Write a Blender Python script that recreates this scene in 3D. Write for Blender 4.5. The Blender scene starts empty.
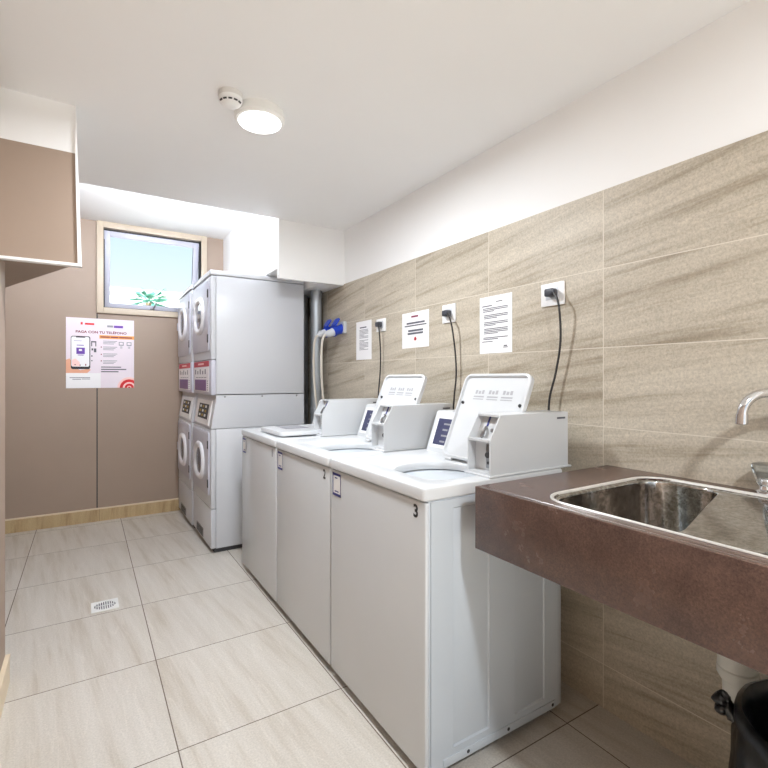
import bpy, bmesh, math, random
from mathutils import Vector, Matrix, noise
random.seed(7)
C = bpy.context.scene.collection
PI = math.pi

# ------------------------------------------------------------------ helpers
def lin(c):
    return tuple(((v/255)/12.92 if v/255 <= .04045 else ((v/255+.055)/1.055)**2.4) for v in c)

class N:
    """small wrapper round a material's node tree"""
    def __init__(self, name):
        self.m = bpy.data.materials.new(name); self.m.use_nodes = True
        self.t = self.m.node_tree; self.t.nodes.clear()
        self.out = self.n('ShaderNodeOutputMaterial')
    def n(self, ty, **kw):
        x = self.t.nodes.new(ty)
        for k, v in kw.items(): setattr(x, k, v)
        return x
    def l(self, a, b): self.t.links.new(a, b)
    def val(self, sock, v):
        if isinstance(v, (int, float)): sock.default_value = v
        elif isinstance(v, (tuple, list)):
            sock.default_value = tuple(v)+(1,) if len(v) == 3 and len(sock.default_value) == 4 else v
        else: self.l(v, sock)
    def math(self, op, a, b=0, c=None):
        x = self.n('ShaderNodeMath', operation=op)
        self.val(x.inputs[0], a); self.val(x.inputs[1], b)
        if c is not None: self.val(x.inputs[2], c)
        return x.outputs[0]
    def mix(self, f, a, b, blend='MIX'):
        x = self.n('ShaderNodeMix', data_type='RGBA', blend_type=blend)
        self.val(x.inputs[0], f); self.val(x.inputs[6], a); self.val(x.inputs[7], b)
        return x.outputs[2]
    def obj(self): return self.n('ShaderNodeTexCoord').outputs['Object']
    def noise(self, vec, scale, detail=4, rough=.55, out='Fac'):
        x = self.n('ShaderNodeTexNoise'); self.l(vec, x.inputs['Vector'])
        x.inputs['Scale'].default_value = scale; x.inputs['Detail'].default_value = detail
        x.inputs['Roughness'].default_value = rough
        return x.outputs[out]
    def ramp(self, f, stops):
        x = self.n('ShaderNodeValToRGB'); self.l(f, x.inputs[0])
        e = x.color_ramp.elements
        while len(e) < len(stops): e.new(.5)
        for i, (p, c) in enumerate(stops):
            e[i].position = p
            e[i].color = tuple(c)+(1,) if not isinstance(c, (int, float)) else (c, c, c, 1)
        return x.outputs[0]
    def bsdf(self, **kw):
        b = self.n('ShaderNodeBsdfPrincipled')
        for k, v in kw.items(): self.val(b.inputs[k.replace('_', ' ')], v)
        self.l(b.outputs[0], self.out.inputs[0])
        return b
    def bump(self, h, strength=.1, dist=.002):
        x = self.n('ShaderNodeBump'); self.l(h, x.inputs['Height'])
        x.inputs['Strength'].default_value = strength; x.inputs['Distance'].default_value = dist
        return x.outputs[0]

def plain(name, rgb, rough=.5, metal=0, var=.04, scale=14, bump=0, bscale=300, **kw):
    """one colour with a slight procedural mottling"""
    k = N(name); v = k.obj(); c = lin(rgb)
    f = k.noise(v, scale, 3)
    col = k.mix(f, tuple(x*(1-var) for x in c), tuple(min(1, x*(1+var)) for x in c))
    b = k.bsdf(Base_Color=col, Roughness=rough, Metallic=metal)
    for a, x in kw.items(): k.val(b.inputs[a.replace('_', ' ')], x)
    if bump: k.l(k.bump(k.noise(v, bscale, 3), bump), b.inputs['Normal'])
    return k.m

def emis(name, rgb, s):
    k = N(name); e = k.n('ShaderNodeEmission')
    e.inputs[0].default_value = lin(rgb)+(1,); e.inputs[1].default_value = s
    k.l(e.outputs[0], k.out.inputs[0]); return k.m

def tile_mat(name, axes, org, size, light, dark, grout, gw, rough, ang, stretch, grain=.12):
    """stone look porcelain tile: vein streaks differ per tile, thin grout joints"""
    k = N(name); v = k.obj(); s = k.n('ShaderNodeSeparateXYZ'); k.l(v, s.inputs[0])
    A, B = s.outputs[axes[0]], s.outputs[axes[1]]
    ua = k.math('DIVIDE', k.math('SUBTRACT', A, org[0]), size[0])
    ub = k.math('DIVIDE', k.math('SUBTRACT', B, org[1]), size[1])
    ca, cb = k.math('FLOOR', ua), k.math('FLOOR', ub)
    fa, fb = k.math('SUBTRACT', ua, ca), k.math('SUBTRACT', ub, cb)
    cell = k.n('ShaderNodeCombineXYZ'); k.l(ca, cell.inputs[0]); k.l(cb, cell.inputs[1])
    wn = k.n('ShaderNodeTexWhiteNoise', noise_dimensions='3D'); k.l(cell.outputs[0], wn.inputs['Vector'])
    r = k.math('MULTIPLY', wn.outputs['Value'], 23.0)
    # rotated, stretched coordinates
    ca_, sa_ = math.cos(ang), math.sin(ang)
    p = k.math('ADD', k.math('MULTIPLY', A, ca_), k.math('MULTIPLY', B, sa_))
    q = k.math('SUBTRACT', k.math('MULTIPLY', B, ca_), k.math('MULTIPLY', A, sa_))
    cv = k.n('ShaderNodeCombineXYZ')
    k.l(k.math('ADD', k.math('MULTIPLY', p, stretch[0]), r), cv.inputs[0])
    k.l(k.math('ADD', k.math('MULTIPLY', q, stretch[1]), r), cv.inputs[1])
    k.l(r, cv.inputs[2])
    v1 = k.noise(cv.outputs[0], 1.0, 5, .6)
    v2 = k.noise(cv.outputs[0], 3.1, 4, .6)
    veins = k.ramp(k.math('ADD', k.math('MULTIPLY', v1, .7), k.math('MULTIPLY', v2, .3)), [(.36, 0), (.47, .65), (.60, 1)])
    col = k.mix(veins, lin(dark), lin(light))
    hair = k.ramp(k.noise(cv.outputs[0], 1.7, 2, .4), [(.485, 0), (.5, 1), (.515, 0)])
    col = k.mix(k.math('MULTIPLY', hair, .22), col, tuple(min(1, x*1.25) for x in lin(light)))
    g1 = k.noise(v, 150, 3, .7)
    col = k.mix(1.0, col, k.ramp(g1, [(.3, 1-grain*1.6), (.7, 1+grain*.6)]), 'MULTIPLY')
    tv = k.math('ADD', k.math('MULTIPLY', wn.outputs['Value'], .06), .97)
    cc = k.n('ShaderNodeCombineXYZ')
    for i in range(3): k.l(tv, cc.inputs[i])
    col = k.mix(1.0, col, cc.outputs[0], 'MULTIPLY')
    def edge(f, size_):
        d = k.math('MINIMUM', f, k.math('SUBTRACT', 1.0, f))
        return k.math('LESS_THAN', k.math('MULTIPLY', d, size_), gw/2)
    ed = k.math('MAXIMUM', edge(fa, size[0]), edge(fb, size[1]))
    col = k.mix(ed, col, lin(grout))
    b = k.bsdf(Base_Color=col, Roughness=k.math('ADD', rough, k.math('MULTIPLY', ed, .3)))
    h = k.math('SUBTRACT', k.math('MULTIPLY', g1, .25), ed)
    k.l(k.bump(h, .25, .0015), b.inputs['Normal'])
    return k.m

class MB:
    """collects shapes into one mesh"""
    def __init__(self): self.v = []; self.f = []; self.mi = []; self.cur = 0
    def add(self, vs, fs):
        o = len(self.v); self.v += [tuple(p) for p in vs]
        self.f += [[i+o for i in f] for f in fs]; self.mi += [self.cur]*len(fs); return self
    def box(self, x0, x1, y0, y1, z0, z1, bev=0, seg=2):
        b = bmesh.new(); bmesh.ops.create_cube(b, size=1)
        for q in b.verts:
            q.co = ((x0+x1)/2+q.co.x*(x1-x0), (y0+y1)/2+q.co.y*(y1-y0), (z0+z1)/2+q.co.z*(z1-z0))
        if bev: bmesh.ops.bevel(b, geom=b.edges[:], offset=bev, segments=seg, profile=.5, affect='EDGES')
        b.verts.index_update()
        self.add([q.co[:] for q in b.verts], [[q.index for q in f.verts] for f in b.faces]); b.free(); return self
    def loft(self, loops, cap0=True, cap1=True, closed=False):
        n = len(loops[0]); vs = [p for L in loops for p in L]; fs = []
        m = len(loops)
        for i in range(m if closed else m-1):
            a, b = i*n, ((i+1) % m)*n
            for j in range(n):
                fs.append([a+j, a+(j+1) % n, b+(j+1) % n, b+j])
        if not closed:
            if cap0: fs.append(list(range(n))[::-1])
            if cap1: fs.append([(m-1)*n+j for j in range(n)])
        return self.add(vs, fs)
    def prism(self, pts, axis, a, b):
        """polygon (2-D, in the other two axes) pushed along an axis"""
        def P(p, h):
            return {'x': (h, p[0], p[1]), 'y': (p[0], h, p[1]), 'z': (p[0], p[1], h)}[axis]
        return self.loft([[P(p, a) for p in pts], [P(p, b) for p in pts]])
    def tube(self, path, r, n=10, sub=6, smooth=True, caps=True):
        P = [Vector(p) for p in path]; R = r if isinstance(r, (list, tuple)) else [r]*len(P)
        if smooth and len(P) > 2:
            Q = []; S = []
            for i in range(len(P)-1):
                p0, p1, p2, p3 = P[max(i-1, 0)], P[i], P[i+1], P[min(i+2, len(P)-1)]
                for s in range(sub):
                    t = s/sub
                    Q.append(.5*((2*p1)+(p2-p0)*t+(2*p0-5*p1+4*p2-p3)*t*t+(3*p1-p0-3*p2+p3)*t**3)); S.append(R[i]*(1-t)+R[i+1]*t)
            Q.append(P[-1]); S.append(R[-1]); P, R = Q, S
        T = [(P[min(i+1, len(P)-1)]-P[max(i-1, 0)]).normalized() for i in range(len(P))]
        up = Vector((0, 0, 1)) if abs(T[0].z) < .9 else Vector((1, 0, 0))
        u = T[0].cross(up).normalized(); loops = []
        for i, p in enumerate(P):
            u = (u-T[i]*u.dot(T[i])).normalized(); w = T[i].cross(u)
            loops.append([tuple(p+(u*math.cos(2*PI*j/n)+w*math.sin(2*PI*j/n))*R[i]) for j in range(n)])
        return self.loft(loops, caps, caps)
    def lathe(self, base, axis, prof, n=28, cap0=True, cap1=True):
        """prof: (distance along axis, radius)"""
        ax = Vector(axis).normalized(); up = Vector((0, 0, 1)) if abs(ax.z) < .9 else Vector((1, 0, 0))
        u = ax.cross(up).normalized(); w = ax.cross(u); b = Vector(base)
        return self.loft([[tuple(b+ax*d+(u*math.cos(2*PI*j/n)+w*math.sin(2*PI*j/n))*r) for j in range(n)] for d, r in prof], cap0, cap1)
    def quad(self, a, b, c, d): return self.add([a, b, c, d], [[0, 1, 2, 3]])

def rr(cx, cy, hx, hy, r, k=6):
    out = []
    for q, (sx, sy) in enumerate(((1, 1), (-1, 1), (-1, -1), (1, -1))):
        for i in range(k):
            a = q*PI/2+i*(PI/2)/(k-1)
            out.append((cx+sx*(hx-r)+r*math.cos(a), cy+sy*(hy-r)+r*math.sin(a)))
    return out
def circ(cx, cy, rx, ry, k=6):
    return [(cx+rx*math.cos(a), cy+ry*math.sin(a)) for a in [(q+(i+.5)/k)*PI/2 for q in range(4) for i in range(k)]]

ORG = {}
def link(name, mb, mats, parent=None, org=None, sharp=35, recalc=True, smooth=True):
    """links one mesh object; vertices are given in place and stored relative to the thing's origin"""
    if org is None: org = ORG[parent.name] if parent else (0, 0, 0)
    me = bpy.data.meshes.new(name)
    me.from_pydata([(p[0]-org[0], p[1]-org[1], p[2]-org[2]) for p in mb.v], [], mb.f)
    if not isinstance(mats, (list, tuple)): mats = [mats]
    for m in mats: me.materials.append(m)
    for p, i in zip(me.polygons, mb.mi): p.material_index = min(i, len(mats)-1)
    if recalc:
        b = bmesh.new(); b.from_mesh(me); bmesh.ops.remove_doubles(b, verts=b.verts, dist=1e-6)
        bmesh.ops.recalc_face_normals(b, faces=b.faces); b.to_mesh(me); b.free()
    if smooth:
        me.polygons.foreach_set('use_smooth', [True]*len(me.polygons)); me.set_sharp_from_angle(angle=math.radians(sharp))
    o = bpy.data.objects.new(name, me); C.objects.link(o)
    if parent: o.parent = parent
    else: o.location = org
    ORG[o.name] = org
    return o
def tag(o, label, cat, group=None):
    o['label'] = label; o['category'] = cat
    if group: o['group'] = group
    return o
def thing(name, label, cat, org, group=None):
    o = bpy.data.objects.new(name, None); C.objects.link(o); o.location = org; ORG[o.name] = org
    o.empty_display_size = .1
    return tag(o, label, cat, group)
def struct(name, mb, mats, **kw):
    o = link(name, mb, mats, **kw); o['kind'] = 'structure'; return o

def text(name, body, at, right, up, size, mat, parent, width=None, bold=.0, org=None, center=False):
    """lettering as a mesh: 'at' is the lower left corner, 'size' the capital height"""
    cu = bpy.data.curves.new(name, 'FONT'); cu.body = body; cu.size = 1; cu.offset = bold; cu.resolution_u = 4
    t = bpy.data.objects.new('lettering', cu); me = bpy.data.meshes.new_from_object(t)
    bpy.data.objects.remove(t); bpy.data.curves.remove(cu)
    xs = [v.co.x for v in me.vertices]; ys = [v.co.y for v in me.vertices]
    x0, x1, y0, y1 = min(xs), max(xs), 0, .73
    sy = size/(y1-y0); sx = width/(x1-x0) if width else sy
    r, u, a = Vector(right), Vector(up), Vector(at)
    if center: a = a-r*((x1-x0)*sx/2)
    mb = MB(); mb.add([tuple(a+r*((v.co.x-x0)*sx)+u*((v.co.y-y0)*sy)) for v in me.vertices], [list(p.vertices) for p in me.polygons])
    bpy.data.meshes.remove(me)
    return link(name, mb, mat, parent, org, recalc=False, smooth=False)

# ------------------------------------------------------------------ materials
M = {}
M['plaster'] = plain('white_plaster', (242, 242, 242), .6, var=.015, scale=3, bump=.04, bscale=160)
M['taupe'] = plain('taupe_paint', (158, 139, 124), .55, var=.04, scale=4, bump=.04, bscale=220)
M['wtile'] = tile_mat('wall_tile', (1, 2), (1.08, .46), (.6, .296), (202, 192, 175), (158, 145, 125), (214, 206, 192), .003, .5, -.13, (.8, 14), .17)
M['ftile'] = tile_mat('floor_tile', (1, 0), (1.1, .26), (.6, .6), (208, 202, 193), (186, 176, 162), (100, 86, 74), .004, .34, -.10, (.9, 12), .12)
M['btile'] = tile_mat('baseboard_tile', (2, 0), (-.02, .1), (2, 1.2), (196, 172, 132), (160, 132, 92), (140, 120, 90), .003, .4, .05, (1.5, 12))
M['btop'] = plain('baseboard_cap', (222, 205, 178), .5)
M['enamel'] = plain('white_enamel', (204, 206, 208), .28, var=.015, scale=3)
M['front'] = plain('grey_white_enamel', (202, 205, 208), .2, var=.03, scale=2.5)
M['side'] = plain('galvanised_white', (190, 196, 202), .35, var=.02, scale=4)
M['tub'] = plain('tub_plastic', (236, 232, 222), .4)
M['dgrey'] = plain('dark_gap', (58, 58, 60), .7)
M['dry'] = plain('dryer_white', (206, 208, 213), .35, var=.015, scale=3)
M['dryf'] = plain('dryer_front', (196, 196, 208), .3, var=.02, scale=3)
M['ring'] = plain('door_ring', (236, 236, 240), .3)
M['purple'] = plain('purple_display', (104, 62, 128), .35, var=.25, scale=90)
M['red'] = plain('red_band', (196, 32, 62), .45)
M['white'] = plain('white_plastic', (238, 238, 238), .4, var=.01)
M['paper'] = plain('paper', (240, 239, 240), .7, var=.015, scale=30)
M['ink'] = plain('ink', (96, 96, 104), .8)
M['inkl'] = plain('light_ink', (150, 150, 156), .8)
M['printg'] = plain('grey_print', (168, 168, 172), .8)
M['black'] = plain('black_paint', (26, 26, 34), .45)
M['blue'] = plain('blue_print', (52, 58, 130), .5)
M['navy'] = plain('dark_blue_print', (58, 60, 92), .45, var=.25, scale=60)
M['metal'] = plain('grey_metal', (150, 150, 152), .3, .9, var=.1, scale=60)
M['chrome'] = plain('chrome', (215, 215, 218), .08, 1.0, var=.02)
M['duct'] = plain('duct_metal', (178, 184, 190), .38, .55, var=.05, scale=10)
M['cable'] = plain('black_cable', (34, 32, 32), .5)
M['greycable'] = plain('grey_cable', (205, 198, 186), .5)
M['plug'] = plain('dark_plug', (62, 64, 72), .4)
M['cee'] = plain('blue_plastic', (30, 66, 190), .35)
M['ceel'] = plain('pale_grey_plastic', (200, 203, 208), .4)
M['winf'] = plain('beige_window_frame', (192, 177, 158), .45)
M['sash'] = plain('grey_window_sash', (186, 186, 200), .4)
M['drainw'] = plain('drain_trim', (226, 226, 224), .4)
M['pipe'] = plain('white_pvc', (228, 228, 222), .35)
M['bin'] = plain('black_bin', (24, 24, 26), .45)
M['bag'] = plain('black_bag', (14, 13, 15), .28, var=.3, scale=30, bump=.5, bscale=45)
M['detector'] = plain('detector_plastic', (216, 214, 212), .5)
M['skin'] = plain('printed_skin', (228, 170, 140), .7)
M['posterbg'] = plain('poster_paper', (232, 221, 229), .6, var=.03, scale=9)
M['orange'] = plain('orange_print', (238, 168, 88), .7)
M['maroon'] = plain('maroon_print', (136, 52, 78), .7)
M['redp'] = plain('red_print', (214, 34, 40), .6)
M['pink'] = plain('pale_pink_print', (246, 206, 200), .7)
M['pur'] = plain('purple_print', (108, 66, 168), .6)
M['amber'] = plain('amber_print', (180, 150, 70), .6)
M['lampw'] = plain('lamp_rim', (236, 236, 234), .45)
M['diff'] = emis('lit_diffuser', (255, 253, 250), 9)

# brown engineered stone of the sink counter
k = N('brown_stone'); v = k.obj()
f1 = k.noise(v, 9, 5, .6); f2 = k.noise(v, 260, 3, .7)
c0 = k.mix(k.ramp(f1, [(.25, 0), (.9, 1)]), lin((70, 52, 46)), lin((106, 82, 72)))
c0 = k.mix(1.0, c0, k.ramp(f2, [(.3, .6), (.72, 1.4)]), 'MULTIPLY')
b = k.bsdf(Base_Color=c0, Roughness=k.math('ADD', .2, k.math('MULTIPLY', f1, .12)))
k.l(k.bump(f2, .12, .001), b.inputs['Normal']); M['stone'] = k.m
# stainless steel with water marks
k = N('stainless_steel'); v = k.obj(); mp = k.n('ShaderNodeMapping'); k.l(v, mp.inputs['Vector']); mp.inputs['Scale'].default_value = (1, 1, .05)
f1 = k.noise(v, 14, 5, .65); f2 = k.noise(v, 75, 4, .75); f3 = k.noise(mp.outputs[0], 45, 3, .6)
c0 = k.mix(k.ramp(f2, [(.38, 0), (.62, 1)]), lin((140, 136, 128)), lin((200, 200, 200)))
b = k.bsdf(Base_Color=c0, Metallic=1.0, Roughness=k.math('ADD', .05, k.math('MULTIPLY', f1, .12)))
k.l(k.bump(k.math('ADD', k.math('MULTIPLY', f1, .5), f3), .014, .004), b.inputs['Normal']); M['steel'] = k.m
M['rim'] = plain('brushed_rim', (226, 224, 220), .3, .6, var=.05, scale=30)
# clear acrylic and window glass
k = N('clear_acrylic')
g = k.n('ShaderNodeBsdfGlass'); g.inputs['Color'].default_value = (.9, .92, .93, 1); g.inputs['IOR'].default_value = 1.35; g.inputs['Roughness'].default_value = .08
k.l(g.outputs[0], k.out.inputs[0]); M['acrylic'] = k.m
k = N('window_glass')
t = k.n('ShaderNodeBsdfTransparent'); g = k.n('ShaderNodeBsdfGlossy'); g.inputs['Roughness'].default_value = .02
fr = k.n('ShaderNodeFresnel'); fr.inputs[0].default_value = 1.08; mx = k.n('ShaderNodeMixShader')
t.inputs[0].default_value = (.95, .98, .98, 1)
k.l(fr.outputs[0], mx.inputs[0]); k.l(t.outputs[0], mx.inputs[1]); k.l(g.outputs[0], mx.inputs[2]); k.l(mx.outputs[0], k.out.inputs[0])
M['glass'] = k.m
M['dglass'] = plain('tinted_door_glass', (84, 92, 120), .12, 0, var=.3, scale=12)
M['palm'] = plain('palm_leaf', (92, 150, 130), .5, var=.2, scale=3)
M['trunk'] = plain('palm_trunk', (150, 128, 104), .8)
M['render'] = plain('white_render', (240, 238, 234), .8)
M['ground'] = plain('pale_ground', (205, 198, 186), .9, var=.1, scale=2)

# ------------------------------------------------------------------ room shell
W, BK, CE, X0, YF = 1.643, 4.80, 2.34, -.85, -1.7
mb = MB(); mb.box(X0, 1.9, YF-.1, 5.0, -.12, 0); struct('floor', mb, M['ftile'], smooth=False)
mb = MB(); mb.box(X0, 1.9, YF-.1, 3.2, CE, 2.75); mb.box(X0, 1.9, 3.2, 5.0, 2.59, 2.75); struct('ceiling', mb, M['plaster'], smooth=False)
mb = MB(); mb.box(W+.008, 1.9, YF-.1, 5.0, 0, 2.75); mb.cur = 1; mb.box(W, W+.008, YF, BK, 0, 1.938)
struct('wall_right', mb, [M['plaster'], M['wtile']], smooth=False)
mb = MB(); mb.box(X0, -.277, YF, 2.45, 0, CE); mb.box(X0-.1, -.75, 2.45, 5.0, 0, 2.6); struct('wall_left', mb, M['taupe'], smooth=False)
mb = MB(); mb.box(X0, -.22, YF-.1, YF, 0, CE); mb.box(1.25, 1.9, YF-.1, YF, 0, CE); mb.box(-.22, 1.25, YF-.1, YF, 2.15, CE); struct('wall_front', mb, M['plaster'], smooth=False)  # doorway opening added in this unseen wall to let daylight fill the room
wx0, wx1, wz0, wz1 = .078, .985, 1.794, 2.59
mb = MB()
for a in ((-.75, wx0, 0, 2.59), (wx1, 1.65, 0, 2.59), (wx0, wx1, 0, wz0)): mb.box(a[0], a[1], BK+.008, 5.0, a[2], a[3])
mb.box(-.75, .078, BK, BK+.008, 0, wz0-.002); mb.box(.087, 1.65, BK, BK+.008, 0, wz0-.002)      # the two sheets with a joint between
mb.box(-.75, wx0-.001, BK, BK+.008, wz0-.002, 2.59); mb.box(wx1+.001, 1.65, BK, BK+.008, wz0-.002, 2.59)
mb.cur = 1; mb.box(.077, .088, BK+.0055, BK+.009, 0, wz0-.002)
struct('wall_back', mb, [M['taupe'], M['dgrey']], smooth=False)
mb = MB(); mb.box(-.75, .742, BK-.014, BK-.0005, 0, .103); mb.cur = 1; mb.box(-.75, .742, BK-.016, BK-.0005, .103, .114)
struct('baseboard_back', mb, [M['btile'], M['btop']], smooth=False)
mb = MB(); mb.box(-.2765, -.262, YF, 2.45, 0, .103); mb.cur = 1; mb.box(-.2765, -.260, YF, 2.45, .103, .114)
struct('baseboard_left', mb, [M['btop'], M['btop']], smooth=False)
# soffit over the dryers
mb = MB(); mb.box(1.138, W+.008, 3.2, 3.235, 1.93, 2.60); mb.box(1.455, W+.008, 3.23, BK, 1.93, 2.60); mb.box(1.142, 1.456, 3.23, BK, 2.004, 2.60)
struct('ceiling_soffit', mb, M['plaster'], smooth=False)
# tapered bulkhead on the left
mb = MB()
pl = [(-.30, 2.31), (-.0405, 2.31), (-.06, 2.37), (-.36, 3.14), (-.56, 3.6), (-.76, 3.6), (-.76, 2.46), (-.30, 2.46)]
pb = [(-.30, 2.31), (-.0285, 2.31), (-.05, 2.37), (-.36, 3.14), (-.56, 3.6), (-.76, 3.6), (-.76, 2.46), (-.30, 2.46)]
def mixp(t): return [(a[0]+(b_[0]-a[0])*t, a[1]) for a, b_ in zip(pl, pb)]
def lv(z): return [(p[0], p[1], z) for p in mixp((CE-z)/(CE-1.70))]
mb.cur = 1; mb.loft([lv(CE), lv(2.147)]); mb.cur = 0; mb.loft([lv(2.147), lv(1.70)])
mb.cur = 2; mb.box(-.277, -.014, 2.302, 2.335, 1.688, 1.70, .002)
mb.loft([[(-.0405, 2.303, CE), (-.034, 2.303, CE), (-.034, 2.335, CE), (-.0405, 2.335, CE)], [(-.0275, 2.303, 1.69), (-.0135, 2.303, 1.69), (-.0135, 2.335, 1.69), (-.0275, 2.335, 1.69)]])
struct('wall_bulkhead', mb, [M['taupe'], M['plaster'], M['white']], smooth=False)

# ------------------------------------------------------------------ window
def wroot(name, org):
    o = bpy.data.objects.new(name, None); C.objects.link(o); o.location = org; ORG[o.name] = org; o['kind'] = 'structure'; return o
win = wroot('window_1', (.53, BK, wz0))
def frame_mb(x0, x1, z0, z1, w, y0, y1, bev=.003):
    m = MB()
    m.box(x0, x0+w, y0, y1, z0, z1, bev); m.box(x1-w, x1, y0, y1, z0, z1, bev)
    m.box(x0+w, x1-w, y0, y1, z1-w, z1, bev); m.box(x0+w, x1-w, y0, y1, z0, z0+w, bev); return m
link('window_frame', frame_mb(wx0, wx1, wz0, wz1, .052, BK-.022, BK+.07), M['winf'], win)
link('window_stop', frame_mb(wx0+.05, wx1-.05, wz0+.05, wz1-.05, .012, BK+.03, BK+.07, .001), M['dgrey'], win)
tilt = math.radians(11); pivot = Vector((.53, BK+.035, 2.50))
def tilted(m):
    R = Matrix.Rotation(-tilt, 4, 'X')
    R = Matrix.Rotation(tilt, 4, 'X')
    m.v = [tuple(R @ (Vector(p)-pivot)+pivot) for p in m.v]; return m
sx0, sx1, sz0, sz1 = .134, .92, 1.85, 2.525
sash = link('window_sash', tilted(frame_mb(sx0, sx1, sz0, sz1, .05, BK+.02, BK+.05)), M['sash'], win)
m = MB(); m.box(sx0+.045, sx1-.045, BK+.033, BK+.038, sz0+.045, sz1-.045); link('window_pane', tilted(m), M['glass'], sash)
m = MB(); m.box(.51, .545, BK-.0, BK+.02, sz0+.005, sz0+.03, .003); m.tube([(.53, BK, sz0+.02), (.545, BK-.02, sz0+.05), (.56, BK-.022, sz0+.085)], .007, 8)
link('window_latch', tilted(m), M['metal'], sash)

# outside: pale ground, a white building, a young palm
mb = MB(); mb.box(-40, 60, 5.3, 90, -1.2, -1.0); mb.box(-40, 60, -60, YF-.1, -.12, -.02); struct('ground', mb, M['ground'], smooth=False)
bl = thing('building', 'long low white building with a flat roof edge outside the window', 'building', (3, 18, -1))
mb = MB(); mb.box(-12, 18, 16, 22, -1, 3.76); link('wall', mb, M['render'], bl, smooth=False)
mb = MB(); mb.box(-12.1, 18.1, 15.9, 22.1, 3.76, 3.88); link('roof_edge', mb, M['render'], bl, smooth=False)
pm = thing('palm_tree', 'young palm with spiky fan leaves in front of the white building outside', 'tree', (1.42, 14, -1))
mb = MB(); mb.tube([(1.42, 14, -1), (1.40, 14, 1), (1.42, 14, 3.22)], [.11, .09, .08], 9); link('trunk', mb, M['trunk'], pm)
for i in range(40):
    a = 2*PI*i*.382+random.uniform(-.1, .1); el = random.uniform(-.45, .8); L = random.uniform(.45, .6)
    d = Vector((math.cos(a)*math.cos(el), math.sin(a)*math.cos(el), math.sin(el))); sd = d.cross(Vector((0, 0, 1))).normalized()
    o = Vector((1.42, 14, 3.27)); m = MB()
    for q in range(-4, 5):
        dd = (d+sd*q*.12).normalized(); e = o+d*L*.4; tip = e+dd*L*.6-Vector((0, 0, .05*abs(q)*.3))
        nrm = dd.cross(sd).normalized()*.006
        m.loft([[tuple(e-sd*.014-nrm), tuple(e+sd*.014-nrm), tuple(e+sd*.014+nrm), tuple(e-sd*.014+nrm)], [tuple(tip-sd*.003), tuple(tip+sd*.003), tuple(tip+sd*.003+nrm*.2), tuple(tip-sd*.003+nrm*.2)]])
    m.tube([tuple(o), tuple(o+d*L*.42)], .008, 5)
    link('frond', m, M['palm'], pm, smooth=False)

# ------------------------------------------------------------------ ceiling lamp and smoke detector
def lamp(x, y, label):
    t = thing('ceiling_lamp', label, 'lamp', (x, y, CE))
    m = MB(); m.lathe((x, y, CE), (0, 0, -1), [(0, .096), (.012, .101), (.034, .102), (.043, .096), (.046, .087)], 40); link('lamp_housing', m, M['lampw'], t)
    m = MB(); m.lathe((x, y, CE-.0455), (0, 0, -1), [(0, .086), (.004, .084), (.006, .076)], 40); link('lamp_diffuser', m, M['diff'], t)
    return t
lamp(.612, 1.952, 'round flat white ceiling lamp lit beside the smoke detector')
sd_ = thing('smoke_detector', 'round white smoke detector on the ceiling beside the lamp', 'smoke detector', (.477, 1.887, CE))
m = MB(); m.lathe((.477, 1.887, CE), (0, 0, -1), [(0, .044), (.016, .045), (.020, .044)], 32); link('detector_base', m, M['detector'], sd_)
m = MB(); m.lathe((.477, 1.887, CE-.020), (0, 0, -1), [(0, .0445), (.012, .044), (.022, .036), (.032, .022), (.034, .014)], 32); link('detector_cap', m, M['white'], sd_)
m = MB()
for i in range(5):
    a = 2*PI*i/12-2.9; ca, sa = math.cos(a), math.sin(a)
    p = Vector((.477+ca*.041, 1.887+sa*.041, CE-.037)); t_ = Vector((-sa, ca, 0)); dn = Vector((-ca*.5, -sa*.5, -.8)).normalized()
    q = [p-t_*.007, p+t_*.007, p+t_*.007+dn*.006, p-t_*.007+dn*.006]; of = Vector((ca, sa, -.6)).normalized()*.0015
    m.loft([[tuple(x-of) for x in q], [tuple(x+of) for x in q]])
link('detector_vent', m, M['dgrey'], sd_, smooth=False)

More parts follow.
